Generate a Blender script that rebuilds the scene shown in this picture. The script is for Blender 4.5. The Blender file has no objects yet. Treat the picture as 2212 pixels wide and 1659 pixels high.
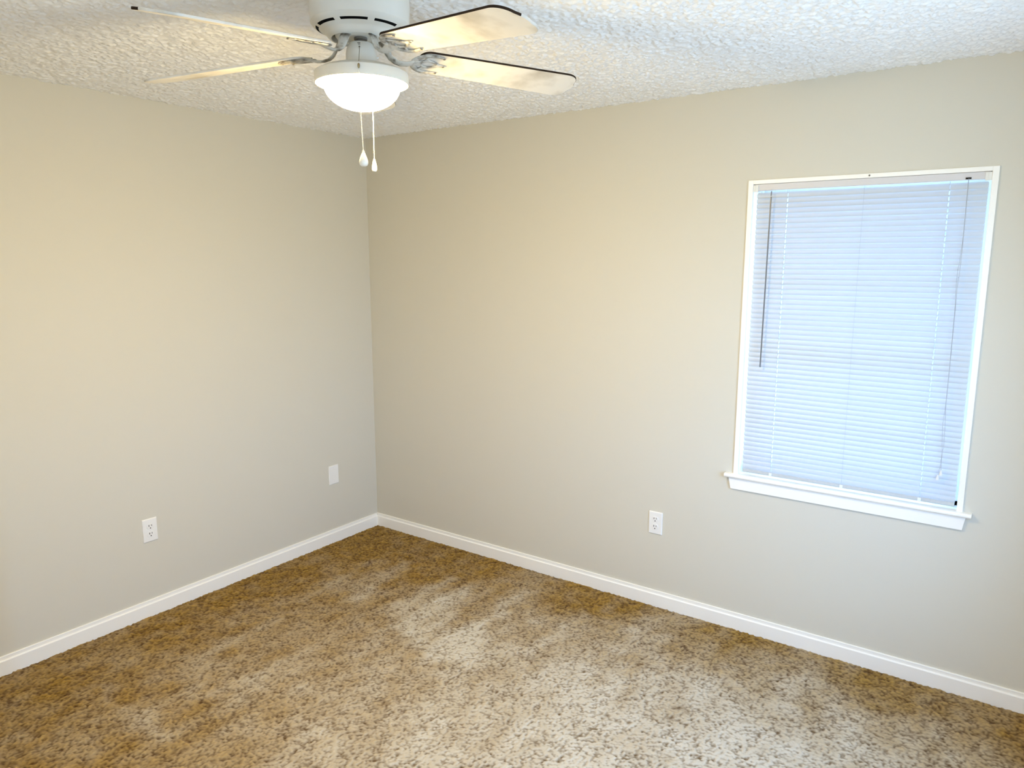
import bpy, bmesh, math, random
import numpy as np
from mathutils import Vector, Matrix, Euler

# ------------------------------------------------------------------ camera
scn = bpy.context.scene
COL = scn.collection
cam_d = bpy.data.cameras.new('camera')
cam = bpy.data.objects.new('camera', cam_d)
COL.objects.link(cam)
cam_d.sensor_width = 36.0
cam_d.sensor_fit = 'HORIZONTAL'
cam_d.lens = 25.742
cam_d.clip_start = 0.02
cam.location = (3.38527, -3.23549, 1.72637)
cam.rotation_euler = Euler((math.radians(90 - 9.7478), 0.0, math.radians(35.4174)), 'XYZ')
scn.camera = cam

# ------------------------------------------------------------------ view, sky
scn.view_settings.view_transform = 'Standard'
scn.view_settings.look = 'None'
scn.view_settings.exposure = 1.08
scn.view_settings.gamma = 1.0
scn.view_settings.use_curve_mapping = False
scn.cycles.use_denoising = True
scn.cycles.max_bounces = 12
scn.cycles.diffuse_bounces = 8
scn.cycles.transparent_max_bounces = 12
scn.cycles.sample_clamp_indirect = 8.0
scn.cycles.caustics_reflective = False
scn.cycles.caustics_refractive = False

SKY_STRENGTH = 7.5
LAMP_STRENGTH = 120.0
world = bpy.data.worlds.new('sky')
scn.world = world
world.use_nodes = True
wn = world.node_tree
wn.nodes.clear()
w_out = wn.nodes.new('ShaderNodeOutputWorld')
w_bg = wn.nodes.new('ShaderNodeBackground')
w_bg.inputs['Strength'].default_value = SKY_STRENGTH
w_tc = wn.nodes.new('ShaderNodeTexCoord')
w_sep = wn.nodes.new('ShaderNodeSeparateXYZ')
w_ramp = wn.nodes.new('ShaderNodeValToRGB')
w_map = wn.nodes.new('ShaderNodeMath')
w_map.operation = 'MULTIPLY_ADD'
w_map.inputs[1].default_value = 0.5
w_map.inputs[2].default_value = 0.5
cr = w_ramp.color_ramp
cr.elements[0].position = 0.0
cr.elements[0].color = (0.31, 0.42, 0.54, 1)
cr.elements[1].position = 1.0
cr.elements[1].color = (0.38, 0.66, 1.22, 1)
e = cr.elements.new(0.47)
e.color = (0.38, 0.51, 0.68, 1)
e = cr.elements.new(0.53)
e.color = (0.44, 0.73, 1.26, 1)
wn.links.new(w_tc.outputs['Generated'], w_sep.inputs[0])
wn.links.new(w_sep.outputs['Z'], w_map.inputs[0])
wn.links.new(w_map.outputs[0], w_ramp.inputs[0])
wn.links.new(w_ramp.outputs[0], w_bg.inputs['Color'])
wn.links.new(w_bg.outputs[0], w_out.inputs[0])


def portal(name, loc, rot, sx, sy):
    """daylight portal filling a window opening (guides sampling, gives no light of its own)"""
    d = bpy.data.lights.new(name, 'AREA')
    d.shape = 'RECTANGLE'
    d.size = sx
    d.size_y = sy
    d.cycles.is_portal = True
    o = bpy.data.objects.new(name, d)
    o.location = loc
    o.rotation_euler = rot
    COL.objects.link(o)
    return o


W3Y0, W3Y1 = -1.80, -0.75                # third window, in the right-hand wall (outside the picture)
RX, RY, RH = 3.68, -3.56, 2.44          # room: x 0..RX, y RY..0, height RH
W2X0, W2X1, W2Z0, W2Z1 = 2.60, 3.52, 0.70, 2.05     # second window, in the wall behind the camera
portal('portal_back', (2.785, 0.06, 1.40), (math.radians(-90), 0, 0), 0.86, 1.28)
portal('portal_front', ((W2X0 + W2X1) / 2, RY - 0.06, (W2Z0 + W2Z1) / 2), (math.radians(90), 0, 0), W2X1 - W2X0, W2Z1 - W2Z0)

portal('portal_right', (RX + 0.06, (W3Y0 + W3Y1) / 2, (W2Z0 + W2Z1) / 2), (0, math.radians(90), 0), W2Z1 - W2Z0, W3Y1 - W3Y0)

# ------------------------------------------------------------------ helpers
def new_mat(name, color, rough=0.5, spec=0.5, sheen=0.0):
    m = bpy.data.materials.new(name)
    m.use_nodes = True
    b = m.node_tree.nodes['Principled BSDF']
    b.inputs['Base Color'].default_value = (*color, 1)
    b.inputs['Roughness'].default_value = rough
    b.inputs['Specular IOR Level'].default_value = spec
    if sheen:
        b.inputs['Sheen Weight'].default_value = sheen
    return m


def add_noise_bump(m, scale, strength, dist=0.002, detail=3.0):
    nt = m.node_tree
    b = nt.nodes['Principled BSDF']
    tc = nt.nodes.new('ShaderNodeTexCoord')
    nz = nt.nodes.new('ShaderNodeTexNoise')
    nz.inputs['Scale'].default_value = scale
    nz.inputs['Detail'].default_value = detail
    bp = nt.nodes.new('ShaderNodeBump')
    bp.inputs['Strength'].default_value = strength
    bp.inputs['Distance'].default_value = dist
    nt.links.new(tc.outputs['Object'], nz.inputs['Vector'])
    nt.links.new(nz.outputs['Fac'], bp.inputs['Height'])
    nt.links.new(bp.outputs[0], b.inputs['Normal'])
    return nz


class MB:
    """collects geometry for one mesh"""
    def __init__(self):
        self.v = []
        self.f = []
        self.m = []

    def add(self, vs, fs, mi=0):
        o = len(self.v)
        self.v += [tuple(p) for p in vs]
        self.f += [tuple(i + o for i in f) for f in fs]
        self.m += [mi] * len(fs)
        return self

    def box(self, x0, x1, y0, y1, z0, z1, mi=0):
        vs = [(x0, y0, z0), (x1, y0, z0), (x1, y1, z0), (x0, y1, z0), (x0, y0, z1), (x1, y0, z1), (x1, y1, z1), (x0, y1, z1)]
        fs = [(0, 3, 2, 1), (4, 5, 6, 7), (0, 1, 5, 4), (1, 2, 6, 5), (2, 3, 7, 6), (3, 0, 4, 7)]
        return self.add(vs, fs, mi)

    def prism(self, prof, axis, a, b, mi=0):
        """closed profile [(u,v)] swept along axis ('x': (y,z); 'y': (x,z); 'z': (x,y)) from a to b"""
        n = len(prof)
        def P(u, v, t):
            return {'x': (t, u, v), 'y': (u, t, v), 'z': (u, v, t)}[axis]
        vs = [P(u, v, a) for u, v in prof] + [P(u, v, b) for u, v in prof]
        fs = [(i, (i + 1) % n, n + (i + 1) % n, n + i) for i in range(n)]
        fs += [tuple(range(n - 1, -1, -1)), tuple(range(n, 2 * n))]
        return self.add(vs, fs, mi)

    def lathe(self, prof, c=(0, 0, 0), seg=64, mi=0, skip=None):
        """profile [(r, z)] turned about the z axis through c"""
        n = len(prof)
        vs = []
        for k in range(seg):
            a = 2 * math.pi * k / seg
            for r, z in prof:
                vs.append((c[0] + r * math.cos(a), c[1] + r * math.sin(a), c[2] + z))
        fs = []
        for k in range(seg):
            k2 = (k + 1) % seg
            for i in range(n - 1):
                if skip and skip(k, i):
                    continue
                if prof[i][0] < 1e-6 and prof[i + 1][0] < 1e-6:
                    continue
                fs.append((k * n + i, k2 * n + i, k2 * n + i + 1, k * n + i + 1))
        return self.add(vs, fs, mi)

    def tube(self, pts, r, seg=8, mi=0, flat=None):
        """tube along points; flat=(w,h) gives an elliptical ribbon with half sizes w (sideways), h (vertical)"""
        pts = [Vector(p) for p in pts]
        n = len(pts)
        vs = []
        for i, p in enumerate(pts):
            t = (pts[min(i + 1, n - 1)] - pts[max(i - 1, 0)]).normalized()
            up = Vector((0, 0, 1)) if abs(t.z) < 0.95 else Vector((0, 1, 0))
            s = t.cross(up).normalized()
            u = s.cross(t).normalized()
            rr = r[i] if isinstance(r, (list, tuple)) else r
            fw, fh = (rr, rr) if flat is None else (flat[i] if isinstance(flat, list) else flat)
            for k in range(seg):
                a = 2 * math.pi * k / seg
                q = p + s * (fw * math.cos(a)) + u * (fh * math.sin(a))
                vs.append(tuple(q))
        fs = []
        for i in range(n - 1):
            for k in range(seg):
                k2 = (k + 1) % seg
                fs.append((i * seg + k, i * seg + k2, (i + 1) * seg + k2, (i + 1) * seg + k))
        fs += [tuple(range(seg - 1, -1, -1)), tuple(range((n - 1) * seg, n * seg))]
        return self.add(vs, fs, mi)

    def build(self, name, mats, parent=None, loc=(0, 0, 0), rot=None, smooth=0.0, bevel=0.0, merge=False):
        me = bpy.data.meshes.new(name)
        me.from_pydata(self.v, [], self.f)
        if not isinstance(mats, (list, tuple)):
            mats = [mats]
        for m in mats:
            me.materials.append(m)
        me.polygons.foreach_set('material_index', self.m)
        bm = bmesh.new()
        bm.from_mesh(me)
        if merge:
            bmesh.ops.remove_doubles(bm, verts=bm.verts, dist=1e-6)
        bmesh.ops.recalc_face_normals(bm, faces=bm.faces)
        bm.to_mesh(me)
        bm.free()
        o = bpy.data.objects.new(name, me)
        COL.objects.link(o)
        if parent:
            o.parent = parent
        o.location = loc
        if rot:
            o.rotation_euler = rot
        if bevel:
            b = o.modifiers.new('bevel', 'BEVEL')
            b.width = bevel
            b.segments = 2
            b.limit_method = 'ANGLE'
            b.angle_limit = math.radians(40)
        if smooth:
            me.polygons.foreach_set('use_smooth', [True] * len(me.polygons))
            sm = me.attributes.new('sharp_edge', 'BOOLEAN', 'EDGE') if 'sharp_edge' not in me.attributes else me.attributes['sharp_edge']
            bm = bmesh.new()
            bm.from_mesh(me)
            bm.edges.ensure_lookup_table()
            vals = [(len(ed.link_faces) == 2 and ed.calc_face_angle(0) > math.radians(smooth)) for ed in bm.edges]
            bm.free()
            me.attributes['sharp_edge'].data.foreach_set('value', vals)
        return o


def struct(o):
    o['kind'] = 'structure'
    return o


def empty(name, loc, label=None, cat=None, group=None, rotz=0.0, kind=None):
    o = bpy.data.objects.new(name, None)
    o.empty_display_size = 0.05
    o.location = loc
    o.rotation_euler = (0, 0, rotz)
    COL.objects.link(o)
    if label:
        o['label'] = label
    if cat:
        o['category'] = cat
    if group:
        o['group'] = group
    if kind:
        o['kind'] = kind
    return o


def grid_mesh(name, X, Y, Z, mat, attr=None, flip=False):
    """height-field mesh from 2-D arrays"""
    ny, nx = X.shape
    co = np.stack([X, Y, Z], -1).reshape(-1, 3).astype(np.float32)
    idx = np.arange(ny * nx, dtype=np.int32).reshape(ny, nx)
    a, b, c, d = idx[:-1, :-1], idx[:-1, 1:], idx[1:, 1:], idx[1:, :-1]
    q = np.stack([a, b, c, d] if not flip else [a, d, c, b], -1).reshape(-1, 4)
    nf = len(q)
    me = bpy.data.meshes.new(name)
    me.vertices.add(len(co))
    me.vertices.foreach_set('co', co.ravel())
    me.loops.add(nf * 4)
    me.loops.foreach_set('vertex_index', q.ravel())
    me.polygons.add(nf)
    me.polygons.foreach_set('loop_start', np.arange(0, nf * 4, 4, dtype=np.int32))
    me.polygons.foreach_set('loop_total', np.full(nf, 4, dtype=np.int32))
    me.update(calc_edges=True)
    me.materials.append(mat)
    me.polygons.foreach_set('use_smooth', np.ones(nf, dtype=bool))
    if attr:
        for nm, arr in attr.items():
            at = me.attributes.new(nm, 'FLOAT', 'POINT')
            at.data.foreach_set('value', arr.ravel().astype(np.float32))
    o = bpy.data.objects.new(name, me)
    COL.objects.link(o)
    return o


def vnoise(X, Y, cell, seed):
    """smooth value noise, 0..1, feature size cell"""
    rng = np.random.RandomState(seed)
    L = rng.rand(2048, 2048).astype(np.float32) if cell < 0.02 else rng.rand(512, 512).astype(np.float32)
    n = L.shape[0]
    u = (X + 10) / cell
    v = (Y + 10) / cell
    iu = np.floor(u).astype(np.int64)
    iv = np.floor(v).astype(np.int64)
    fu = u - iu
    fv = v - iv
    fu = fu * fu * (3 - 2 * fu)
    fv = fv * fv * (3 - 2 * fv)
    iu %= n
    iv %= n
    iu1 = (iu + 1) % n
    iv1 = (iv + 1) % n
    return (L[iv, iu] * (1 - fu) + L[iv, iu1] * fu) * (1 - fv) + (L[iv1, iu] * (1 - fu) + L[iv1, iu1] * fu) * fv


# ------------------------------------------------------------------ materials
M_wall = new_mat('wall_paint', (0.66, 0.628, 0.535), 0.75, 0.25)
add_noise_bump(M_wall, 260, 0.12, 0.0012, 2)
M_ceil = new_mat('popcorn_plaster', (0.90, 0.895, 0.88), 0.95, 0.1)
add_noise_bump(M_ceil, 420, 0.35, 0.0015, 2)
M_trim = new_mat('white_gloss_trim', (0.93, 0.91, 0.85), 0.35, 0.5)
add_noise_bump(M_trim, 60, 0.05, 0.001, 2)
M_vinyl = new_mat('window_vinyl', (0.82, 0.83, 0.83), 0.4, 0.5)
M_fan = new_mat('fan_enamel', (0.74, 0.72, 0.65), 0.38, 0.5)
M_fan_in = new_mat('fan_ring_inner', (0.85, 0.83, 0.74), 0.5, 0.4)
M_blade = new_mat('fan_blade_white', (0.80, 0.77, 0.70), 0.55, 0.3)
M_dust = new_mat('dark_dust', (0.035, 0.022, 0.014), 0.95, 0.1)
M_iron = new_mat('dusty_iron', (0.50, 0.485, 0.44), 0.5, 0.5)
M_dark = new_mat('dark_gap', (0.012, 0.010, 0.008), 0.8, 0.2)
M_motor = new_mat('motor_steel', (0.16, 0.14, 0.11), 0.5, 0.5)
M_plastic = new_mat('outlet_plastic', (0.86, 0.85, 0.82), 0.35, 0.5)
M_cordw = new_mat('white_cord', (0.80, 0.79, 0.74), 0.7, 0.3)
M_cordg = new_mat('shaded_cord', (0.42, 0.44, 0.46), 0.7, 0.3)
M_wand = new_mat('smoked_plastic', (0.16, 0.17, 0.18), 0.3, 0.5)
M_rail = new_mat('headrail_enamel', (0.66, 0.64, 0.64), 0.45, 0.4)
M_brass = new_mat('dull_brass', (0.30, 0.24, 0.13), 0.45, 0.5)
M_brass.node_tree.nodes['Principled BSDF'].inputs['Metallic'].default_value = 0.8
M_bead = new_mat('bead_chain', (0.88, 0.84, 0.74), 0.35, 0.5)

# blade dust: faint mottling on the white finish
nt = M_blade.node_tree
nz = nt.nodes.new('ShaderNodeTexNoise')
nz.inputs['Scale'].default_value = 9.0
nz.inputs['Detail'].default_value = 4
rp = nt.nodes.new('ShaderNodeValToRGB')
rp.color_ramp.elements[0].position = 0.30
rp.color_ramp.elements[0].color = (0.48, 0.44, 0.37, 1)
rp.color_ramp.elements[1].position = 0.55
rp.color_ramp.elements[1].color = (0.74, 0.71, 0.65, 1)
tc = nt.nodes.new('ShaderNodeTexCoord')
nt.links.new(tc.outputs['Object'], nz.inputs['Vector'])
nt.links.new(nz.outputs['Fac'], rp.inputs[0])
nt.links.new(rp.outputs[0], nt.nodes['Principled BSDF'].inputs['Base Color'])
nt = M_iron.node_tree
nz = nt.nodes.new('ShaderNodeTexNoise')
nz.inputs['Scale'].default_value = 45.0
nz.inputs['Detail'].default_value = 4
rp = nt.nodes.new('ShaderNodeValToRGB')
rp.color_ramp.elements[0].position = 0.36
rp.color_ramp.elements[0].color = (0.17, 0.14, 0.10, 1)
rp.color_ramp.elements[1].position = 0.56
rp.color_ramp.elements[1].color = (0.60, 0.58, 0.52, 1)
tc = nt.nodes.new('ShaderNodeTexCoord')
nt.links.new(tc.outputs['Object'], nz.inputs['Vector'])
nt.links.new(nz.outputs['Fac'], rp.inputs[0])
nt.links.new(rp.outputs[0], nt.nodes['Principled BSDF'].inputs['Base Color'])


def translucent_mat(name, col, tcol, fac):
    m = bpy.data.materials.new(name)
    m.use_nodes = True
    nt = m.node_tree
    nt.nodes.clear()
    o = nt.nodes.new('ShaderNodeOutputMaterial')
    mx = nt.nodes.new('ShaderNodeMixShader')
    mx.inputs[0].default_value = fac
    d = nt.nodes.new('ShaderNodeBsdfPrincipled')
    d.inputs['Base Color'].default_value = (*col, 1)
    d.inputs['Roughness'].default_value = 0.4
    t = nt.nodes.new('ShaderNodeBsdfTranslucent')
    t.inputs['Color'].default_value = (*tcol, 1)
    nt.links.new(d.outputs[0], mx.inputs[1])
    nt.links.new(t.outputs[0], mx.inputs[2])
    nt.links.new(mx.outputs[0], o.inputs[0])
    return m


M_slat = translucent_mat('slat_vinyl', (0.56, 0.565, 0.545), (0.62, 0.78, 0.98), 0.080)
M_siding = new_mat('dimming_siding', (0.25, 0.37, 0.50), 0.8, 0.2)  # for the unseen wall added to dim the window's backlight

M_glass = bpy.data.materials.new('window_glass')
M_glass.use_nodes = True
nt = M_glass.node_tree
nt.nodes.clear()
o_ = nt.nodes.new('ShaderNodeOutputMaterial')
mx = nt.nodes.new('ShaderNodeMixShader')
mx.inputs[0].default_value = 0.06
tr = nt.nodes.new('ShaderNodeBsdfTransparent')
tr.inputs[0].default_value = (0.95, 0.97, 0.97, 1)
gl = nt.nodes.new('ShaderNodeBsdfGlossy')
gl.inputs['Roughness'].default_value = 0.02
nt.links.new(tr.outputs[0], mx.inputs[1])
nt.links.new(gl.outputs[0], mx.inputs[2])
nt.links.new(mx.outputs[0], o_.inputs[0])

M_globe = bpy.data.materials.new('lit_frosted_glass')
M_globe.use_nodes = True
nt = M_globe.node_tree
nt.nodes.clear()
o_ = nt.nodes.new('ShaderNodeOutputMaterial')
em = nt.nodes.new('ShaderNodeEmission')
em.inputs['Color'].default_value = (1.0, 0.74, 0.32, 1)
em.inputs['Strength'].default_value = LAMP_STRENGTH
nt.links.new(em.outputs[0], o_.inputs[0])

# carpet: flecked pile, shade painted into the gaps between tufts; attribute "lean" (0..1) holds vacuum tracks plus broad painted light and shade
M_carpet = bpy.data.materials.new('cut_pile_carpet')
M_carpet.use_nodes = True
nt = M_carpet.node_tree
bs = nt.nodes['Principled BSDF']
bs.inputs['Roughness'].default_value = 1.0
bs.inputs['Specular IOR Level'].default_value = 0.05
bs.inputs['Sheen Weight'].default_value = 0.08
bs.inputs['Sheen Roughness'].default_value = 0.5
at = nt.nodes.new('ShaderNodeAttribute')
at.attribute_name = 'lean_light'
ay = nt.nodes.new('ShaderNodeAttribute')
ay.attribute_name = 'yarn_shade'
r1 = nt.nodes.new('ShaderNodeValToRGB')      # low end: brown pile lying away, with painted shade
r1.color_ramp.elements[0].position = 0.12
r1.color_ramp.elements[0].color = (0.080, 0.034, 0.004, 1)
r1.color_ramp.elements[1].position = 0.92
r1.color_ramp.elements[1].color = (0.40, 0.245, 0.050, 1)
r2 = nt.nodes.new('ShaderNodeValToRGB')      # high end: pale pile lying toward, with painted light
r2.color_ramp.elements[0].position = 0.05
r2.color_ramp.elements[0].color = (0.15, 0.095, 0.042, 1)
r2.color_ramp.elements[1].position = 0.55
r2.color_ramp.elements[1].color = (0.56, 0.505, 0.405, 1)
mxc = nt.nodes.new('ShaderNodeMix')
mxc.data_type = 'RGBA'
nt.links.new(ay.outputs['Fac'], r1.inputs[0])
nt.links.new(ay.outputs['Fac'], r2.inputs[0])
nt.links.new(at.outputs['Fac'], mxc.inputs[0])
nt.links.new(r1.outputs[0], mxc.inputs[6])
nt.links.new(r2.outputs[0], mxc.inputs[7])
nt.links.new(mxc.outputs[2], bs.inputs['Base Color'])
tc = nt.nodes.new('ShaderNodeTexCoord')
nz = nt.nodes.new('ShaderNodeTexNoise')
nz.inputs['Scale'].default_value = 420
nz.inputs['Detail'].default_value = 2
bp = nt.nodes.new('ShaderNodeBump')
bp.inputs['Strength'].default_value = 0.6
bp.inputs['Distance'].default_value = 0.002
nt.links.new(tc.outputs['Object'], nz.inputs['Vector'])
nt.links.new(nz.outputs['Fac'], bp.inputs['Height'])
nt.links.new(bp.outputs[0], bs.inputs['Normal'])

# ------------------------------------------------------------------ room shell
T = 0.13
W1X0, W1X1, W1Z0, W1Z1 = 2.334, 3.236, 0.737, 2.054    # rough opening of the blinded window (back wall)
b = MB()
b.box(-T, W1X0, 0, T, -0.1, RH + 0.1)
b.box(W1X1, RX + T, 0, T, -0.1, RH + 0.1)
b.box(W1X0, W1X1, 0, T, -0.1, W1Z0)
b.box(W1X0, W1X1, 0, T, W1Z1, RH + 0.1)
struct(b.build('wall_back', M_wall))
struct(MB().box(-T, 0, RY, 0, -0.1, RH + 0.1).build('wall_left', M_wall))
b = MB()
b.box(RX, RX + T, RY, W3Y0, -0.1, RH + 0.1)
b.box(RX, RX + T, W3Y1, 0, -0.1, RH + 0.1)
b.box(RX, RX + T, W3Y0, W3Y1, -0.1, W2Z0)
b.box(RX, RX + T, W3Y0, W3Y1, W2Z1, RH + 0.1)
struct(b.build('wall_right', M_wall))
# added unseen siding wall, dims the daylight behind the blinded window
b = MB()
for k in range(22):
    b.prism([(3.4, -0.6 + k * 0.18), (3.385, -0.6 + k * 0.18), (3.4, -0.42 + k * 0.18), (3.6, -0.42 + k * 0.18), (3.6, -0.6 + k * 0.18)], 'x', -3, 9)
struct(b.build('wall_light_dimmer', M_siding))
# added unseen overhang that cuts sky light reaching the blinded window
struct(MB().box(-0.4, RX + 0.4, T, 0.75, 2.32, 2.44).build('light_blocking_eave', M_trim))
b = MB()
b.box(-T, W2X0, RY - T, RY, -0.1, RH + 0.1)
b.box(W2X1, RX + T, RY - T, RY, -0.1, RH + 0.1)
b.box(W2X0, W2X1, RY - T, RY, -0.1, W2Z0)
b.box(W2X0, W2X1, RY - T, RY, W2Z1, RH + 0.1)
struct(b.build('wall_front', M_wall))
# closet jutting into the near left corner; only its white corner casing reaches the picture
struct(MB().box(0, 0.585, RY, -2.46, 0, RH).build('wall_closet', M_wall))
b = MB()
b.box(0.585, 0.600, -2.52, -2.415, 0, 2.08)
b.box(0.520, 0.600, -2.46, -2.415, 0, 2.08)
struct(b.build('trim_1', M_trim, bevel=0.003))

# ceiling: sprayed popcorn texture as real relief
st = 0.0045
xs = np.arange(0, RX + st, st)
ys = np.arange(RY, st, st)
X, Y = np.meshgrid(xs, ys)
h = 0.6 * vnoise(X, Y, 0.0105, 1) + 0.5 * vnoise(X + Y * 0.4, Y - X * 0.4, 0.0075, 2) + 0.12 * vnoise(X, Y, 0.045, 3)
h = np.clip((h - 0.42) / 0.5, 0, 1)
Z = RH + 0.0015 - 0.0078 * h
ceil = grid_mesh('ceiling', X, Y, Z, M_ceil, flip=True)
struct(ceil)

# carpet
LIGHT = [
 [(0.53, -0.3), (0.59, -0.31), (0.73, -0.77), (0.66, -0.89), (0.58, -0.75)],
 [(0.4, -0.42), (0.44, -0.42), (0.47, -0.79), (0.47, -1.03), (0.42, -0.84)],
 [(0.89, -0.34), (0.94, -0.33), (0.98, -0.67), (0.97, -0.88), (0.9, -0.78)],
 [(1.07, -0.35), (1.11, -0.36), (1.2, -0.68), (1.26, -0.89), (1.28, -1.0), (1.02, -0.94), (1.0, -0.71)],
 [(1.27, -0.75), (1.39, -0.61), (1.47, -0.74), (1.55, -0.99), (1.45, -1.02), (1.3, -0.99)],
 [(1.34, -0.23), (1.38, -0.25), (1.43, -0.55), (1.4, -0.66), (1.32, -0.42)],
 [(1.72, -0.32), (1.76, -0.35), (1.79, -0.59), (1.72, -0.74), (1.7, -0.63)],
 [(1.95, -0.27), (2.1, -0.26), (2.15, -0.47), (2.04, -0.51)],
 [(2.11, -0.59), (2.14, -0.75), (2.11, -0.85), (1.84, -0.96), (1.79, -0.78)],
 [(0.46, -1.98), (0.73, -1.98), (0.96, -1.98), (0.96, -2.02), (0.7, -2.03)],
 [(0.51, -2.34), (0.58, -2.18), (0.83, -2.14), (0.88, -2.22), (0.68, -2.36)],
 [(0.52, -1.77), (0.56, -1.51), (0.65, -1.59), (0.76, -1.81)],
 [(0.88, -1.4), (0.94, -1.59), (0.93, -1.76), (0.82, -1.8), (0.84, -1.52)],
 [(2.49, -0.32), (2.5, -0.53), (2.42, -0.62), (2.41, -0.43)],
 [(2.76, -0.26), (2.78, -0.52), (2.68, -0.55), (2.69, -0.35)],
]
LW = [0.35, 0.2, 0.35, 0.4, 0.45, 0.35, 0.35, 0.25, 0.15, 0.3, 0.2, 0.15, 0.2, 0.15, 0.2]
FIELD = [(0.17, -0.15, 0), (0.21, -0.95, 0.05), (0.21, -1.48, 0.08), (0.16, -2.07, 0.05), (0.83, -0.13, 0.02),  # broad light and shade painted in: dark along walls, pale mid-right
 (1.74, -0.13, 0.05), (2.44, -0.1, 0.1), (3.02, -0.12, 0.15), (3.46, -0.1, 0.2), (0.58, -0.95, 0.3), (0.59, -1.49, 0.35),
 (0.44, -1.83, 0.2), (0.44, -2.1, 0.2), (0.44, -2.25, 0.2), (0.83, -1.94, 0.3), (1.06, -1.59, 0.5), (1.21, -1.9, 0.4),
 (0.92, -2.16, 0.2), (0.93, -1.25, 0.45), (1.24, -1.26, 0.6), (1.34, -1.47, 0.65), (1.52, -1.74, 0.65), (1.71, -1.48, 0.85),
 (1.72, -0.92, 0.75), (1.74, -0.58, 0.55), (2.26, -1.09, 1), (2.42, -0.62, 0.8), (2.69, -0.85, 0.95), (2.71, -0.34, 0.5),
 (3.01, -0.56, 0.75), (3.3, -0.48, 0.6), (2.07, -0.29, 0.45), (1.31, -0.55, 0.4), (2.51, -0.31, 0.45)]


def soft_poly(X, Y, poly, feather):
    """1 inside a convex-ish polygon, fading to 0 over feather"""
    n = len(poly)
    inside = np.zeros(X.shape, bool)
    dmin = np.full(X.shape, 1e9)
    for i in range(n):
        x0, y0 = poly[i]
        x1, y1 = poly[(i + 1) % n]
        cond = ((y0 > Y) != (y1 > Y))
        with np.errstate(divide='ignore', invalid='ignore'):
            xi = (x1 - x0) * (Y - y0) / ((y1 - y0) if y1 != y0 else 1e-9) + x0
        inside ^= cond & (X < xi)
        dx, dy = x1 - x0, y1 - y0
        t = np.clip(((X - x0) * dx + (Y - y0) * dy) / (dx * dx + dy * dy), 0, 1)
        dmin = np.minimum(dmin, np.hypot(X - x0 - t * dx, Y - y0 - t * dy))
    sd = np.where(inside, dmin, -dmin)
    t = np.clip(sd / feather * 0.5 + 0.5, 0, 1)
    return t * t * (3 - 2 * t)


# lean map (vacuum tracks plus painted light and shade) on a coarse grid, then sampled bilinearly
cs = 0.01
cx = np.arange(-0.05, RX + 0.06, cs)
cy = np.arange(RY - 0.05, 0.06, cs)
CX, CY = np.meshgrid(cx, cy)
num = np.zeros(CX.shape)
den = np.zeros(CX.shape)
for fx, fy, fv in FIELD:
    w = 1.0 / (((CX - fx) ** 2 + (CY - fy) ** 2) + 0.02) ** 2
    num += w * fv
    den += w
lean_light = num / den
wx = CX + 0.05 * (vnoise(CX, CY, 0.11, 31) - 0.5) + 0.02 * (vnoise(CX, CY, 0.03, 35) - 0.5)
wy = CY + 0.08 * (vnoise(CX, CY, 0.12, 32) - 0.5)
for poly, lw in zip(LIGHT, LW):
    lean_light = lean_light + lw * soft_poly(wx, wy, poly, 0.045)
lean_light += 0.30 * (vnoise(CX * 1.3, CY * 0.6, 0.09, 33) - 0.5) + 0.22 * (vnoise(CX, CY, 0.05, 34) - 0.5)
lean_light = np.clip(lean_light, 0, 1) ** 1.25


def sample_lean_light(X, Y):
    u = np.clip((X - cx[0]) / cs, 0, len(cx) - 2)
    v = np.clip((Y - cy[0]) / cs, 0, len(cy) - 2)
    i = np.minimum(u.astype(int), len(cx) - 2)
    j = np.minimum(v.astype(int), len(cy) - 2)
    fu = u - i
    fv = v - j
    return (lean_light[j, i] * (1 - fu) + lean_light[j, i + 1] * fu) * (1 - fv) + (lean_light[j + 1, i] * (1 - fu) + lean_light[j + 1, i + 1] * fu) * fv


st = 0.0034
xs = np.arange(0, RX + st, st)
ys = np.arange(RY, st, st)
X, Y = np.meshgrid(xs, ys)
n1 = vnoise(X + 0.004 * vnoise(X, Y, 0.02, 8), Y, 0.0085, 11)
n2 = vnoise(X * 0.8 + Y * 0.6, Y * 0.8 - X * 0.6, 0.0062, 12)
n3 = vnoise(X, Y, 0.024, 13)
yarn_shade = np.clip(0.5 + 1.15 * (0.55 * n1 + 0.35 * n2 + 0.20 * n3 - 0.55), 0, 1)  # drives height and colour, so gaps between tufts get painted shade
LN = sample_lean_light(X, Y)
Z = -0.004 + 0.009 * yarn_shade
wear = np.minimum(np.minimum(X, -Y), 0.02) / 0.02
Z = Z - 0.004 * (1 - np.clip(wear, 0, 1))
carpet = grid_mesh('floor', X, Y, Z, M_carpet, attr={'lean_light': LN, 'yarn_shade': yarn_shade})
struct(carpet)
struct(MB().box(-T, RX + T, RY - T, T, -0.12, -0.02).build('trim_2', M_dark))


def baseboard(name, a, b_, axis, at_, sgn):
    """profile with a stepped top edge; sgn is the side of the room"""
    hh, t = 0.0815, 0.0125
    p = [(0, -0.012), (sgn * t, -0.012), (sgn * t, 0.0605), (sgn * (t - 0.0010), 0.0625), (sgn * (t - 0.0040), 0.0640),
         (sgn * (t - 0.0055), 0.0665), (sgn * (t - 0.0060), 0.0765), (sgn * (t - 0.0052), 0.0785), (sgn * (t - 0.0062), 0.0808), (sgn * (t - 0.008), hh), (0, hh)]
    p = [(u + at_, v) for u, v in p]
    return struct(MB().prism(p, axis, a, b_).build(name, M_trim))


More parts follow.
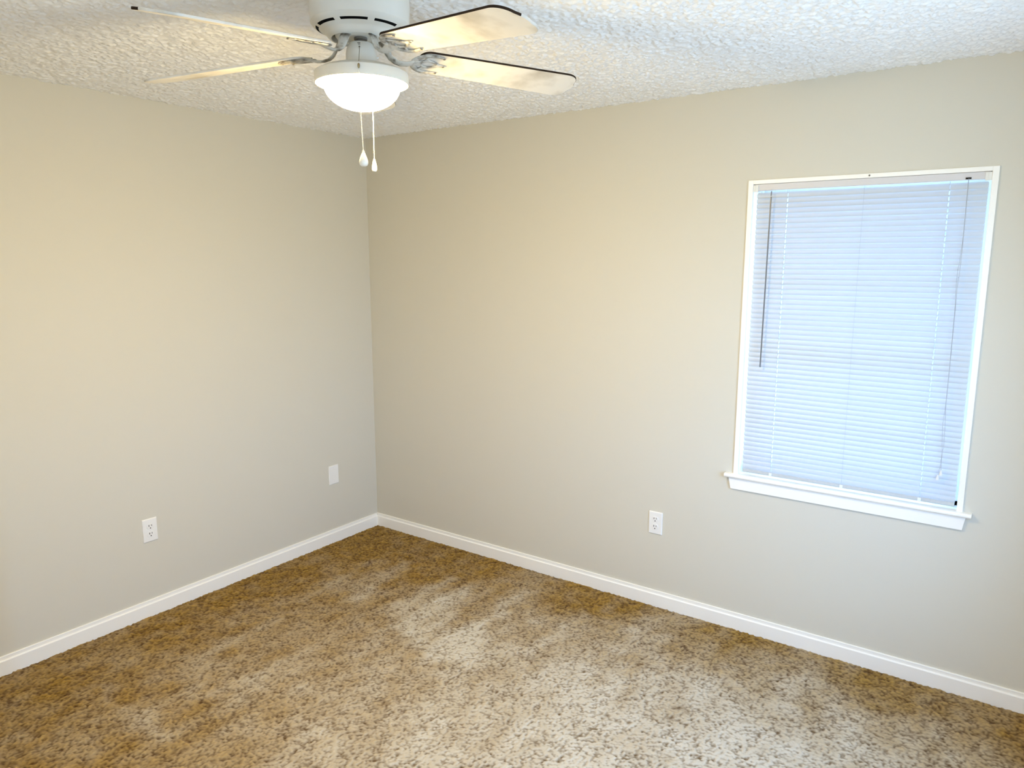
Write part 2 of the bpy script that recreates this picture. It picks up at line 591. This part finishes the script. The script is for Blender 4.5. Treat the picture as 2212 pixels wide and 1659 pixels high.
baseboard('baseboard_back', 0, RX, 'x', 0, -1)
baseboard('baseboard_left', -2.46, -0.012, 'y', 0, 1)
baseboard('baseboard_right', RY, -0.012, 'y', RX, -1)
baseboard('baseboard_front', 0.6, RX - 0.012, 'x', RY, 1)

# ------------------------------------------------------------------ windows
def window(name, X0, X1, Z0, Z1, horns, loc=(0, 0, 0), rotz=0.0, muntins=(2.63, 2.88)):
    """built facing -y in a wall whose room face is y=0"""
    root = empty(name, loc, rotz=rotz, kind='structure')
    jt = 0.021
    b = MB()
    b.box(X0, X0 + jt, -0.008, 0.128, Z0, Z1)
    b.box(X1 - jt, X1, -0.008, 0.128, Z0, Z1)
    b.box(X0 + jt, X1 - jt, -0.008, 0.128, Z1 - 0.017, Z1)
    b.build('jamb', M_trim, root, bevel=0.0015)
    # stool with rounded nosing and horns
    zt = Z0 + 0.018
    b = MB()
    b.prism([(0.0, zt), (-0.024, zt), (-0.0285, zt - 0.002), (-0.031, zt - 0.006), (-0.031, zt - 0.011), (-0.0285, zt - 0.015), (-0.024, zt - 0.018), (0.0, zt - 0.018)], 'x', X0 - horns[0], X1 + horns[1])
    b.box(X0 + jt, X1 - jt, -0.001, 0.128, zt - 0.018, zt)
    b.build('window_stool', M_trim, root)
    b = MB()
    z1, z0 = zt - 0.018, zt - 0.072
    xa, xb = X0 - horns[0] + 0.016, X1 + horns[1] - 0.018
    ia, ib = xa + 0.011, xb - 0.009
    th = -0.013
    b.add([(xa, 0, z1), (xb, 0, z1), (ib, 0, z0), (ia, 0, z0), (xa, th, z1), (xb, th, z1), (ib, th, z0), (ia, th, z0)],
          [(0, 1, 2, 3), (4, 7, 6, 5), (0, 4, 5, 1), (1, 5, 6, 2), (2, 6, 7, 3), (3, 7, 4, 0)])
    b.build('apron', M_trim, root, bevel=0.001)
    # vinyl frame and the two sashes
    xi0, xi1, zi0, zi1 = X0 + jt, X1 - jt, zt, Z1 - 0.017
    b = MB()
    b.box(xi0, xi0 + 0.018, 0.07, 0.128, zi0, zi1)
    b.box(xi1 - 0.018, xi1, 0.07, 0.128, zi0, zi1)
    b.box(xi0, xi1, 0.07, 0.128, zi1 - 0.018, zi1)
    b.box(xi0, xi1, 0.07, 0.128, zi0, zi0 + 0.018)
    b.build('window_frame', M_vinyl, root)
    zm = zi0 + (zi1 - zi0) * 0.495
    for nm, y0, y1, za, zb in (('lower_sash', 0.074, 0.096, zi0 + 0.018, zm + 0.018), ('upper_sash', 0.100, 0.122, zm - 0.018, zi1 - 0.018)):
        x0, x1 = xi0 + 0.018, xi1 - 0.018
        s = 0.034
        b = MB()
        b.box(x0, x0 + s, y0, y1, za, zb)
        b.box(x1 - s, x1, y0, y1, za, zb)
        b.box(x0 + s, x1 - s, y0, y1, zb - s, zb)
        b.box(x0 + s, x1 - s, y0, y1, za, za + s)
        zc = (za + zb) / 2
        for mxx in muntins:
            b.box(mxx - 0.009, mxx + 0.009, y0 + 0.005, y1 - 0.005, za + s, zb - s)
        b.box(x0 + s, x1 - s, y0 + 0.0045, y1 - 0.0045, zc - 0.009, zc + 0.009)
        sh = b.build(nm, M_vinyl, root)
        ym = (y0 + y1) / 2
        MB().box(x0 + s * 0.8, x1 - s * 0.8, ym - 0.001, ym + 0.001, za + s * 0.8, zb - s * 0.8).build('glass_pane', M_glass, sh)
    return root


win1 = window('window_1', W1X0, W1X1, W1Z0, W1Z1, (0.035, 0.031))
# screw heads on the jamb: one in the middle of the top, small nail dots at the sides
b = MB()
b.lathe([(0, 0.0015), (0.003, 0.001), (0.0035, 0)], seg=12)
sc = b.build('jamb_screw', M_motor, win1, loc=(2.808, -0.0082, 2.046), rot=(math.radians(90), 0, 0))

# the second window, same make without a blind, in the wall behind the camera
cxw = (W2X0 + W2X1) / 2
hw = (W2X1 - W2X0) / 2
window('window_2', -hw, hw, W2Z0, W2Z1, (0.033, 0.033), loc=(cxw, RY, 0), rotz=math.pi, muntins=(-0.22, 0.22))
hw3 = (W3Y1 - W3Y0) / 2
window('window_3', -hw3, hw3, W2Z0, W2Z1, (0.033, 0.033), loc=(RX, (W3Y0 + W3Y1) / 2, 0), rotz=-math.pi / 2, muntins=(-0.16, 0.16))

# ------------------------------------------------------------------ blind
blind = empty('window_blind', (2.785, 0.015, 0.755),
              'white mini blind with closed horizontal slats hanging inside the window frame', 'blind')
BX, BY, BZ = 2.785, 0.015, 0.755


def bl(v):
    return (v[0] - BX, v[1] - BY, v[2] - BZ)


SX0, SX1 = 2.3685, 3.2065
LADX = (2.497, 2.792, 3.084)


def mbuild(b, name, mats, parent, **k):
    b.v = [bl(p) for p in b.v]
    return b.build(name, mats, parent, **k)


b = MB()
HZ0, HZ1 = 2.0105, 2.0355
b.prism([(0.000, HZ0), (0.000, HZ1), (0.002, HZ1 + 0.001), (0.026, HZ1 + 0.001), (0.028, HZ1), (0.028, HZ0), (0.026, HZ0 - 0.001), (0.002, HZ0 - 0.001)], 'x', 2.362, 3.2095)
head = mbuild(b, 'headrail', M_rail, blind)
for xa, xb in ((2.3555, 2.3765), (3.194, 3.2145)):
    b = MB()
    b.box(xa, xb, -0.0045, -0.001, HZ0 - 0.005, HZ1 - 0.002)
    b.box(xa, xb, -0.001, 0.031, HZ0 - 0.005, HZ0 - 0.0035)
    b.box(xa + (0 if xa < 3 else 0.018), xa + (0.0025 if xa < 3 else 0.0205), -0.001, 0.031, HZ0 - 0.0035, HZ1)
    b.box(xa + 0.009, xa + 0.011, -0.006, -0.004, HZ0 - 0.003, HZ1 - 0.004)
    mbuild(b, 'mounting_bracket', M_cordw, blind, bevel=0.0008)

# slats: curved strips with rounded ends and cord slots
PITCH = 0.02135
ZTOP, ZBOT = 1.990, 0.790
NS = int(round((ZTOP - ZBOT) / PITCH)) + 1
YC = 0.0155
tilt = math.radians(77)
hwid = 0.0125
rnd = random.Random(4)
b = MB()
stx = [SX0, SX0 + 0.0012, SX0 + 0.004]
for lx in LADX:
    stx += [lx - 0.0018, lx + 0.0018]
stx += [SX1 - 0.004, SX1 - 0.0012, SX1]
stx = sorted(stx)
endf = {0: 0.62, 1: 0.86, len(stx) - 2: 0.86, len(stx) - 1: 0.62}
VS = [-1, -0.72, -0.36, 0.0, 0.36, 0.72, 1]
for i in range(NS):
    zc = ZTOP - i * PITCH
    tl = tilt + rnd.uniform(-0.012, 0.012)
    vs = []
    for j, x in enumerate(stx):
        f = endf.get(j, 1.0)
        for u in VS:
            uu = u * f * hwid
            bow = 0.0042 * (1 - u * u)
            # lower edge toward the room (-y), convex side outward to the room/up
            y = YC - (-uu) * 0 + uu * math.cos(tl) - bow * math.sin(tl)
            z = zc + uu * math.sin(tl) + bow * math.cos(tl)
            vs.append((x, y, z))
    fs = []
    nv = len(VS)
    for j in range(len(stx) - 1):
        slot = any(abs((stx[j] + stx[j + 1]) / 2 - lx) < 1e-4 for lx in (LADX[0], LADX[2]))
        for k in range(nv - 1):
            if slot and k in (1, 2, 3):
                continue
            fs.append((j * nv + k, (j + 1) * nv + k, (j + 1) * nv + k + 1, j * nv + k + 1))
    b.add(vs, fs)
mbuild(b, 'slats', M_slat, blind, smooth=60)
b = MB()
b.prism([(0.004, 0.770), (0.004, 0.7795), (0.007, 0.782), (0.024, 0.782), (0.027, 0.7795), (0.027, 0.770), (0.024, 0.7665), (0.007, 0.7665)], 'x', SX0 + 0.004, SX1 - 0.002)
rail = mbuild(b, 'bottom_rail', M_slat, blind)
for lx in LADX:
    b = MB()
    b.lathe([(0, -0.0035), (0.004, -0.003), (0.006, 0)], (lx, 0.0155, 0.7665), seg=14)
    b.box(lx - 0.006, lx + 0.006, 0.0015, 0.004, 0.768, 0.781)
    b.v = [bl(p) for p in b.v]
    b.build('cord_plug', M_cordw, rail)
for lx in LADX:
    b = MB()
    b.tube([(lx - 0.0006, 0.0045, HZ0), (lx - 0.0006, 0.0045, 1.4), (lx - 0.0006, 0.0045, 0.782)], 0.00045, 5)
    b.tube([(lx - 0.0006, 0.027, HZ0), (lx - 0.0006, 0.027, 1.4), (lx - 0.0006, 0.027, 0.782)], 0.00045, 5)
    mbuild(b, 'ladder_cord', M_cordg, blind)
# tilt wand on its hook
b = MB()
b.tube([(2.4345, -0.004, 2.0135), (2.4345, -0.010, 2.011), (2.4345, -0.0115, 2.004)], 0.0012, 6, 1)
b.tube([(2.4345, -0.0115, 2.004), (2.4340, -0.012, 1.985)], 0.0022, 8, 0)
b.tube([(2.4340, -0.012, 1.982), (2.4318, -0.012, 1.62), (2.4292, -0.012, 1.264)], 0.0031, 6, 0)
b.lathe([(0, -0.002), (0.0036, 0), (0.0036, 0.009), (0.0028, 0.010)], (2.4292, -0.012, 1.256), seg=8, mi=0)
mbuild(b, 'tilt_wand', [M_wand, M_cordw], blind, smooth=50)
# lift cords: two strands knotted part way, ending in tassels
cordx = 3.143
b = MB()
b.box(cordx - 0.010, cordx + 0.008, -0.0025, 0.0, 2.0125, 2.0185, 1)
b.tube([(cordx - 0.0006, -0.002, 2.014), (cordx - 0.0006, -0.006, 2.0), (cordx + 0.001, -0.008, 1.80), (cordx - 0.002, -0.008, 1.715),
        (cordx - 0.0055, -0.008, 1.683), (cordx - 0.0050, -0.008, 1.60), (cordx - 0.002, -0.008, 1.555), (cordx, -0.008, 1.30), (cordx, -0.008, 1.16), (cordx - 0.003, -0.008, 1.09), (cordx + 0.001, -0.009, 1.02),
        (cordx + 0.0045, -0.009, 0.985), (cordx + 0.003, -0.010, 0.93), (cordx - 0.002, -0.010, 0.885)], 0.0008, 6)
b.tube([(cordx + 0.0006, -0.002, 2.014), (cordx + 0.0006, -0.006, 2.0), (cordx + 0.002, -0.008, 1.80), (cordx + 0.002, -0.008, 1.70),
        (cordx + 0.0005, -0.008, 1.655), (cordx - 0.002, -0.008, 1.60), (cordx - 0.0005, -0.008, 1.555), (cordx + 0.001, -0.008, 1.30), (cordx + 0.001, -0.008, 1.16), (cordx + 0.005, -0.008, 1.09), (cordx + 0.008, -0.009, 1.0),
        (cordx + 0.0045, -0.009, 0.985), (cordx + 0.006, -0.010, 0.93), (cordx + 0.0075, -0.010, 0.905)], 0.0008, 6)
for kx, kz in ((cordx - 0.0055, 1.683), (cordx + 0.0005, 1.655), (cordx + 0.0045, 0.985)):
    b.lathe([(0, -0.0022), (0.0018, -0.001), (0.0018, 0.001), (0, 0.0022)], (kx, -0.0085, kz), seg=8)
lift = mbuild(b, 'lift_cord', [M_cordg, M_dark], blind)
for tx, tz in ((cordx - 0.002, 0.885), (cordx + 0.0075, 0.905)):
    b = MB()
    b.lathe([(0, 0.004), (0.0022, 0.0035), (0.0030, 0.0), (0.0062, -0.014), (0.0064, -0.016), (0.005, -0.0165), (0, -0.0165)], (tx, -0.010, tz), seg=16)
    mbuild(b, 'cord_tassel', M_cordw, lift, smooth=40)

# ------------------------------------------------------------------ outlets and wall plate
def rounded_rect(w, h, r, n=4):
    pts = []
    for cxx, czz, a0 in ((w / 2 - r, h / 2 - r, 0), (-w / 2 + r, h / 2 - r, 90), (-w / 2 + r, -h / 2 + r, 180), (w / 2 - r, -h / 2 + r, 270)):
        for k in range(n + 1):
            a = math.radians(a0 + 90 * k / n)
            pts.append((cxx + r * math.cos(a), czz + r * math.sin(a)))
    return pts


def layered(b, outline, levels, mi=0):
    """levels: [(scale_inset, y)] builds a shallow moulded form toward -y with a closed front"""
    n = len(outline)
    vs = []
    for ins, y in levels:
        for (u, v) in outline:
            L = math.hypot(u, v)
            vs.append((u - math.copysign(min(ins, abs(u)), u), y, v - math.copysign(min(ins, abs(v)), v)))
    fs = []
    for l in range(len(levels) - 1):
        for i in range(n):
            fs.append((l * n + i, l * n + (i + 1) % n, (l + 1) * n + (i + 1) % n, (l + 1) * n + i))
    fs.append(tuple((len(levels) - 1) * n + i for i in range(n)))
    fs.append(tuple(n - 1 - i for i in range(n)))
    b.add(vs, fs, mi)


def wall_plate_mesh(b, w, h):
    layered(b, rounded_rect(w, h, 0.002, 3), [(0, 0.0), (0, -0.0025), (0.0012, -0.0045), (0.004, -0.0060)])


def outlet(loc, rotz, label):
    root = empty('electrical_outlet', loc, label, 'outlet', 'duplex outlets on the walls', rotz)
    b = MB()
    wall_plate_mesh(b, 0.072, 0.115)
    b.build('cover_plate', M_plastic, root)
    for s in (1, -1):
        zc = s * 0.0195
        # receptacle face: circle cut flat top and bottom
        pts = []
        for k in range(40):
            a = 2 * math.pi * k / 40
            pts.append((0.0172 * math.cos(a), max(-0.0142, min(0.0142, 0.0172 * math.sin(a)))))
        b = MB()
        layered(b, pts, [(-0.0007, -0.0058), (-0.0007, -0.0062)], 1)
        layered(b, pts, [(0, -0.0058), (0, -0.0072), (0.0008, -0.0080)], 0)
        rec = b.build('receptacle', [M_plastic, M_iron], root, loc=(0, 0, zc))
        b = MB()
        b.box(-0.0078, -0.0050, -0.0084, -0.0060, -0.0005, 0.0085)
        b.box(0.0050, 0.0075, -0.0084, -0.0060, 0.0008, 0.0078)
        g = [(0.0027 * math.cos(2 * math.pi * k / 14), -0.0082 + 0.0027 * math.sin(2 * math.pi * k / 14)) for k in range(14)]
        b.prism([(u, v) for u, v in g], 'y', -0.0084, -0.0060)
        b.build('slot', M_dark, rec)
    b = MB()
    b.lathe([(0, 0.0012), (0.0022, 0.001), (0.003, 0)], seg=14)
    b.build('cover_screw', M_plastic, root, loc=(0, -0.0060, 0), rot=(math.radians(90), 0, 0))
    return root


outlet((1.959, 0, 0.4335), 0, 'white duplex outlet low on the wall between the corner and the blinded window')
outlet((0, -1.5015, 0.430), math.pi / 2, 'white duplex outlet on the left wall near the left edge')
b = MB()
wall_plate_mesh(b, 0.074, 0.117)
wp = b.build('blank_wall_plate', M_plastic, loc=(0, -0.3545, 0.4255), rot=(0, 0, math.pi / 2))
wp['label'] = 'blank white wall plate on the left wall beside the room corner'
wp['category'] = 'wall plate'
for s in (1, -1):
    bb = MB()
    bb.lathe([(0, 0.001), (0.002, 0.0008), (0.0026, 0)], seg=12)
    bb.build('plate_screw', M_plastic, wp, loc=(0, -0.0060, s * 0.030), rot=(math.radians(90), 0, 0))

# ------------------------------------------------------------------ ceiling fan
FX, FY = 1.8103, -1.7355
ZB = 2.281                              # blade plane at the hub
fan = empty('ceiling_fan', (FX, FY, RH - 0.004),
            'white five-blade hugger ceiling fan with a lit frosted glass bowl and two pull chains', 'ceiling fan')
FZ = RH - 0.004


def fb(b, name, mats, parent=fan, **k):
    b.v = [(p[0], p[1], p[2] - FZ) for p in b.v]
    return b.build(name, mats, parent, **k)


VIEW = math.atan2(-3.2355 - FY, 3.385 - FX)     # direction in which the photographed side faces
SEG = 160
# motor housing with eight vent slots in its lower cone

def slot_skip(k, i):
    if i not in (8,):
        return False
    a = (2 * math.pi * (k + 0.5) / SEG - (VIEW + math.radians(-8)))
    a = a % (math.pi / 4)
    if a > math.pi / 8:
        a -= math.pi / 4
    return abs(a) < math.radians(17.3)


prof = [(0.128, 2.434), (0.1335, 2.428), (0.1345, 2.400), (0.1335, 2.372), (0.1335, 2.360), (0.1325, 2.357), (0.1325, 2.353), (0.1275, 2.3465),
        (0.1185, 2.3405), (0.1105, 2.3365), (0.0990, 2.3310), (0.0955, 2.3285), (0.0925, 2.3245), (0.0890, 2.3195), (0.0850, 2.3165), (0.0790, 2.3140), (0.0772, 2.3155), (0.0770, 2.322), (0.0770, 2.335)]
b = MB()
b.lathe(prof, seg=SEG, skip=slot_skip)
hous = fb(b, 'motor_housing', M_fan, smooth=35)
b = MB()
b.lathe([(0.075, 2.336), (0.112, 2.3445), (0.124, 2.352), (0.124, 2.40), (0.02, 2.41)], seg=64)
fb(b, 'housing_liner', M_dark)
b = MB()
b.lathe([(0, 2.337), (0.058, 2.337), (0.066, 2.333), (0.068, 2.322), (0.064, 2.3165), (0.045, 2.3150), (0.044, 2.320), (0.0, 2.321)], seg=64)
fb(b, 'flywheel', M_fan, smooth=35)
b = MB()
b.lathe([(0.018, 2.322), (0.018, 2.315), (0.012, 2.3145), (0.012, 2.30)], seg=24)
fb(b, 'downrod', M_motor, smooth=35)

# blades
R = 0.660
PH = -0.213
CONE = [-0.079 - 0.019, -0.079 + 0.030, -0.079 + 0.025, -0.079 - 0.003, -0.079 - 0.038]
PIT = [-0.241 + 0.053, -0.241 + 0.019, -0.241, -0.205, -0.225]


def blade_outline():
    """(r, y) points of the blade, counter-clockwise"""
    pts = []
    r0 = 0.160
    def half(r):
        return (0.115 + (0.139 - 0.115) * (r - 0.2) / (R - 0.2)) / 2
    # tip: gently curved end with rounded corners
    cr_ = 0.040
    for s in (-1, 1):
        seq = []
        h1 = half(R - cr_)
        for k in range(9):
            a = math.radians(90 * k / 8)
            seq.append((R - 0.006 - cr_ + cr_ * math.sin(a), s * (h1 - cr_ + cr_ * math.cos(a))))
        if s == -1:
            pts += seq
        else:
            pts += [(R - 0.001, -0.012), (R, 0.0), (R - 0.001, 0.012)] + seq[::-1]
    # root: rounded shoulders
    cr2 = 0.030
    h0 = half(r0 + cr2)
    for k in range(9):
        a = math.radians(90 * k / 8)
        pts.append((r0 + cr2 - cr2 * math.sin(a), h0 - cr2 + cr2 * math.cos(a)))
    for k in range(8, -1, -1):
        a = math.radians(90 * k / 8)
        pts.append((r0 + cr2 - cr2 * math.sin(a), -(h0 - cr2 + cr2 * math.cos(a))))
    return pts


OUT = blade_outline()


def make_blade_mesh():
    b = MB()
    n = len(OUT)
    t = 0.0030
    lev = [(0.0012, -t), (0, -t + 0.001), (0, t - 0.001), (0.0012, t)]
    vs = []
    for ins, z in lev:
        for r, y in OUT:
            cxr = 0.41
            k = 1 - ins / 0.07
            vs.append((cxr + (r - cxr) * (1 - ins / 0.25), y * k, z))
    b.v = vs
    for l in range(3):
        for i in range(n):
            j = (i + 1) % n
            b.f.append((l * n + i, l * n + j, (l + 1) * n + j, (l + 1) * n + i))
            ym = (OUT[i][1] + OUT[j][1]) / 2
            rm = (OUT[i][0] + OUT[j][0]) / 2
            b.m.append(1 if (ym < -0.03 or (rm > R - 0.012 and ym < -0.015)) else 0)
    b.f.append(tuple(range(n - 1, -1, -1)))
    b.m.append(0)
    b.f.append(tuple(3 * n + i for i in range(n)))
    b.m.append(0)
    return b


for k in range(5):
    a = PH + k * 2 * math.pi / 5
    b = make_blade_mesh()
    # local frame of the blade: radial x, sideways y, tilted by pitch, drooping by cone
    cone = math.atan(CONE[k])
    mat = (Matrix.Rotation(a, 4, 'Z') @ Matrix.Translation((0.103, 0, ZB - FZ)) @ Matrix.Rotation(-cone, 4, 'Y')
           @ Matrix.Rotation(PIT[k], 4, 'X') @ Matrix.Translation((-0.103, 0, 0)))
    bo = b.build('blade', [M_blade, M_dust], fan)
    bo.matrix_local = mat
    # iron: arm from the flywheel dipping under the blade, then a three-pronged scroll plate
    q = MB()
    inv = mat.inverted()
    hub = Matrix.Rotation(a, 4, 'Z')
    path = []
    fl = []
    zbp = ZB + CONE[k] * 0.05
    armpts = [(0.052, 2.3190), (0.062, 2.3130), (0.069, 2.3020), (0.074, 2.290), (0.082, 2.2780), (0.095, 2.2690), (0.112, 2.2650), (0.130, 2.2655)]
    for r_, z_ in armpts:
        p = inv @ hub @ Vector((r_, 0, z_ - FZ))
        path.append(tuple(p))
    path.append((0.150, 0, -0.0068))
    path.append((0.172, 0, -0.0058))
    fl = [(0.0145, 0.0045)] * 3 + [(0.0125, 0.0042)] * 3 + [(0.0135, 0.0040)] * 2 + [(0.017, 0.0035), (0.012, 0.0028)]
    q.tube(path, 0.01, 12, flat=fl)
    for s in (-1, 1):
        q.tube([(0.146, s * 0.008, -0.0062), (0.155, s * 0.026, -0.0062), (0.168, s * 0.040, -0.0060), (0.185, s * 0.047, -0.0056), (0.205, s * 0.047, -0.0052), (0.226, s * 0.043, -0.0046)],
               0.005, 10, flat=[(0.008, 0.0036), (0.0085, 0.0036), (0.0085, 0.0034), (0.0075, 0.003), (0.0065, 0.0026), (0.004, 0.002)])
        q.tube([(0.168, s * 0.004, -0.0058), (0.180, s * 0.016, -0.0054), (0.196, s * 0.018, -0.0052), (0.212, s * 0.010, -0.005), (0.222, s * 0.001, -0.0048)],
               0.004, 8, flat=(0.0046, 0.0026))
        q.tube([(0.172, s * 0.040, -0.0056), (0.178, s * 0.028, -0.0052), (0.190, s * 0.019, -0.005)], 0.003, 8, flat=(0.004, 0.0022))
    q.tube([(0.218, 0, -0.0050), (0.232, 0, -0.0048), (0.246, 0, -0.0042)], 0.005, 8, flat=[(0.0075, 0.0028), (0.0065, 0.0026), (0.003, 0.0018)])
    iron = q.build('blade_iron', M_iron, bo, smooth=50)
    for (sr, sy) in ((0.226, 0.043), (0.226, -0.043), (0.236, 0.0)):
        s_ = MB()
        s_.lathe([(0, -0.0022), (0.003, -0.0016), (0.0042, 0)], seg=10)
        s_.v = [(p[0] + sr, p[1] + sy, p[2] - 0.0062) for p in s_.v]
        s_.build('iron_screw', M_motor, bo)

# switch housing
b = MB()
b.lathe([(0, 2.3065), (0.026, 2.3065), (0.0315, 2.3045), (0.0335, 2.300), (0.0390, 2.290), (0.0412, 2.278), (0.0420, 2.2450), (0.0, 2.2450)], seg=64)
sw = fb(b, 'switch_housing', M_fan, smooth=40)
# printed direction marks and the fan-chain eyelet on the housing front
LAT = Vector((-math.sin(VIEW), math.cos(VIEW), 0))      # to the right in the photograph
FWD = Vector((math.cos(VIEW), math.sin(VIEW), 0))       # toward the photograph's side


def on_view(rf, lat, z):
    p = FWD * rf + LAT * lat
    return (p.x, p.y, z)


b = MB()
for z, wl, l0 in ((2.2985, 0.0050, -0.0012), (2.2945, 0.0036, -0.0004)):
    n_ = 6
    rr = 0.0343 if z > 2.296 else 0.0368
    pts = []
    for k in range(n_ + 1):
        l_ = -0.004 + l0 + wl * (k / n_ - 0.5) * 1.6
        rf = math.sqrt(max(rr * rr - l_ * l_, 0)) + 0.0006
        pts.append(on_view(rf, l_, z))
    b.tube(pts, 0.0007, 5)
fb(b, 'direction_mark', M_dark, sw and fan)
b = MB()
ex, ez = -0.0040, 2.2865
pc = on_view(0.0395, ex, ez)
b.tube([on_view(0.0385, ex, ez), on_view(0.0445, ex, ez)], [0.0042, 0.0036], 14, 0)
b.tube([on_view(0.0444, ex, ez), on_view(0.0452, ex, ez)], [0.0022, 0.0022], 12, 1)
fb(b, 'chain_eyelet', [M_fan, M_motor])
b = MB()
b.tube([on_view(-0.003, 0.040, 2.2715), on_view(-0.003, 0.0475, 2.2710)], [0.0034, 0.0030], 12)
fb(b, 'reverse_switch', M_plastic)

# light fitter pan (opaque ring) and glass bowl
b = MB()
b.lathe([(0.0, 2.2480), (0.050, 2.2475), (0.085, 2.2440), (0.108, 2.2370), (0.1265, 2.2275), (0.1278, 2.2250), (0.1278, 2.2000), (0.1260, 2.1985), (0.1240, 2.1995)], seg=96)
b.lathe([(0.1240, 2.1995), (0.1235, 2.2060), (0.1080, 2.2120), (0.060, 2.2140), (0.0, 2.2140)], seg=96, mi=1)
fb(b, 'light_fitter_pan', [M_fan, M_fan_in], smooth=35)
gp = [(0.1035, 2.2118), (0.1050, 2.2050), (0.1050, 2.1985)]
for k in range(1, 17):
    a = math.radians(90 * k / 16)
    gp.append((0.1050 * math.cos(a) ** 0.92 if k < 16 else 0.0, 2.1985 - 0.0680 * math.sin(a)))
b = MB()
b.lathe(gp, seg=96)
fb(b, 'glass_bowl', M_globe, smooth=80)


def bead_chain(b, pts, r=0.00135, step=0.0033):
    """beads strung on a thin wire along a path"""
    P = [Vector(p) for p in pts]
    b.tube(P, r * 0.35, 5)
    d = 0.0
    for a_, c_ in zip(P[:-1], P[1:]):
        L = (c_ - a_).length
        t = (step - d) if d else 0.0
        while t < L:
            q_ = a_.lerp(c_, t / L)
            b.lathe([(0, -r), (r * 0.8, -r * 0.6), (r, 0), (r * 0.8, r * 0.6), (0, r)], tuple(q_), seg=7)
            t += step
        d = (L - (t - step)) % step


# near chain: from the eyelet over the pan rim, down in front of the bowl to a teardrop pull
L0 = -0.0075
b = MB()
b.tube([on_view(0.0450, ex, ez), on_view(0.0475, ex, 2.282), on_view(0.070, ex - 0.001, 2.262), on_view(0.1095, -0.0058, 2.2400), on_view(0.1285, -0.0068, 2.2295)], 0.0007, 6, 1)
pd = [on_view(0.1305, -0.0072, 2.222), on_view(0.1315, -0.0060, 2.1), on_view(0.1315, -0.0028, 2.006)]
bead_chain(b, pd)
ch = fb(b, 'pull_chain', [M_bead, M_brass], smooth=60)
b = MB()
b.lathe([(0, 0.0075), (0.0022, 0.006), (0.0032, 0.003), (0.0030, -0.001), (0.0018, -0.0055), (0, -0.006)], on_view(0.1315, -0.0072, 2.2165 - 0 + 0.0), seg=14)
b.v = [(p[0], p[1], p[2] - FZ) for p in b.v]
b.build('chain_connector', M_brass, ch, smooth=50)
b = MB()
b.lathe([(0, 0.002), (0.0028, 0.0015), (0.0032, -0.003), (0.0045, -0.006), (0.0085, -0.015), (0.0116, -0.025), (0.0120, -0.031), (0.0100, -0.036), (0.0060, -0.0385), (0.0, -0.0388)], on_view(0.1315, -0.0026, 2.0045), seg=28)
b.v = [(p[0], p[1], p[2] - FZ) for p in b.v]
b.build('teardrop_pull', M_bead, ch, smooth=50)
# far chain: hangs behind the bowl, ends in a slim bell pull
b = MB()
b.tube([on_view(-0.040, 0.010, 2.270), on_view(-0.060, 0.018, 2.262), on_view(-0.110, 0.028, 2.2395), on_view(-0.1290, 0.0285, 2.2290)], 0.0007, 6, 1)
bead_chain(b, [on_view(-0.1315, 0.0290, 2.224), on_view(-0.1325, 0.0286, 2.10), on_view(-0.1325, 0.0282, 2.020)], r=0.0015)
ch = fb(b, 'pull_chain', [M_bead, M_brass], smooth=60)
b = MB()
b.lathe([(0, 0.001), (0.0026, 0.0005), (0.0032, -0.003), (0.0052, -0.010), (0.0072, -0.020), (0.0079, -0.029), (0.0072, -0.034), (0.0048, -0.0365), (0.0, -0.0368)], on_view(-0.1325, 0.0283, 2.0185), seg=24)
b.v = [(p[0], p[1], p[2] - FZ) for p in b.v]
b.build('bell_pull', M_bead, ch, smooth=50)
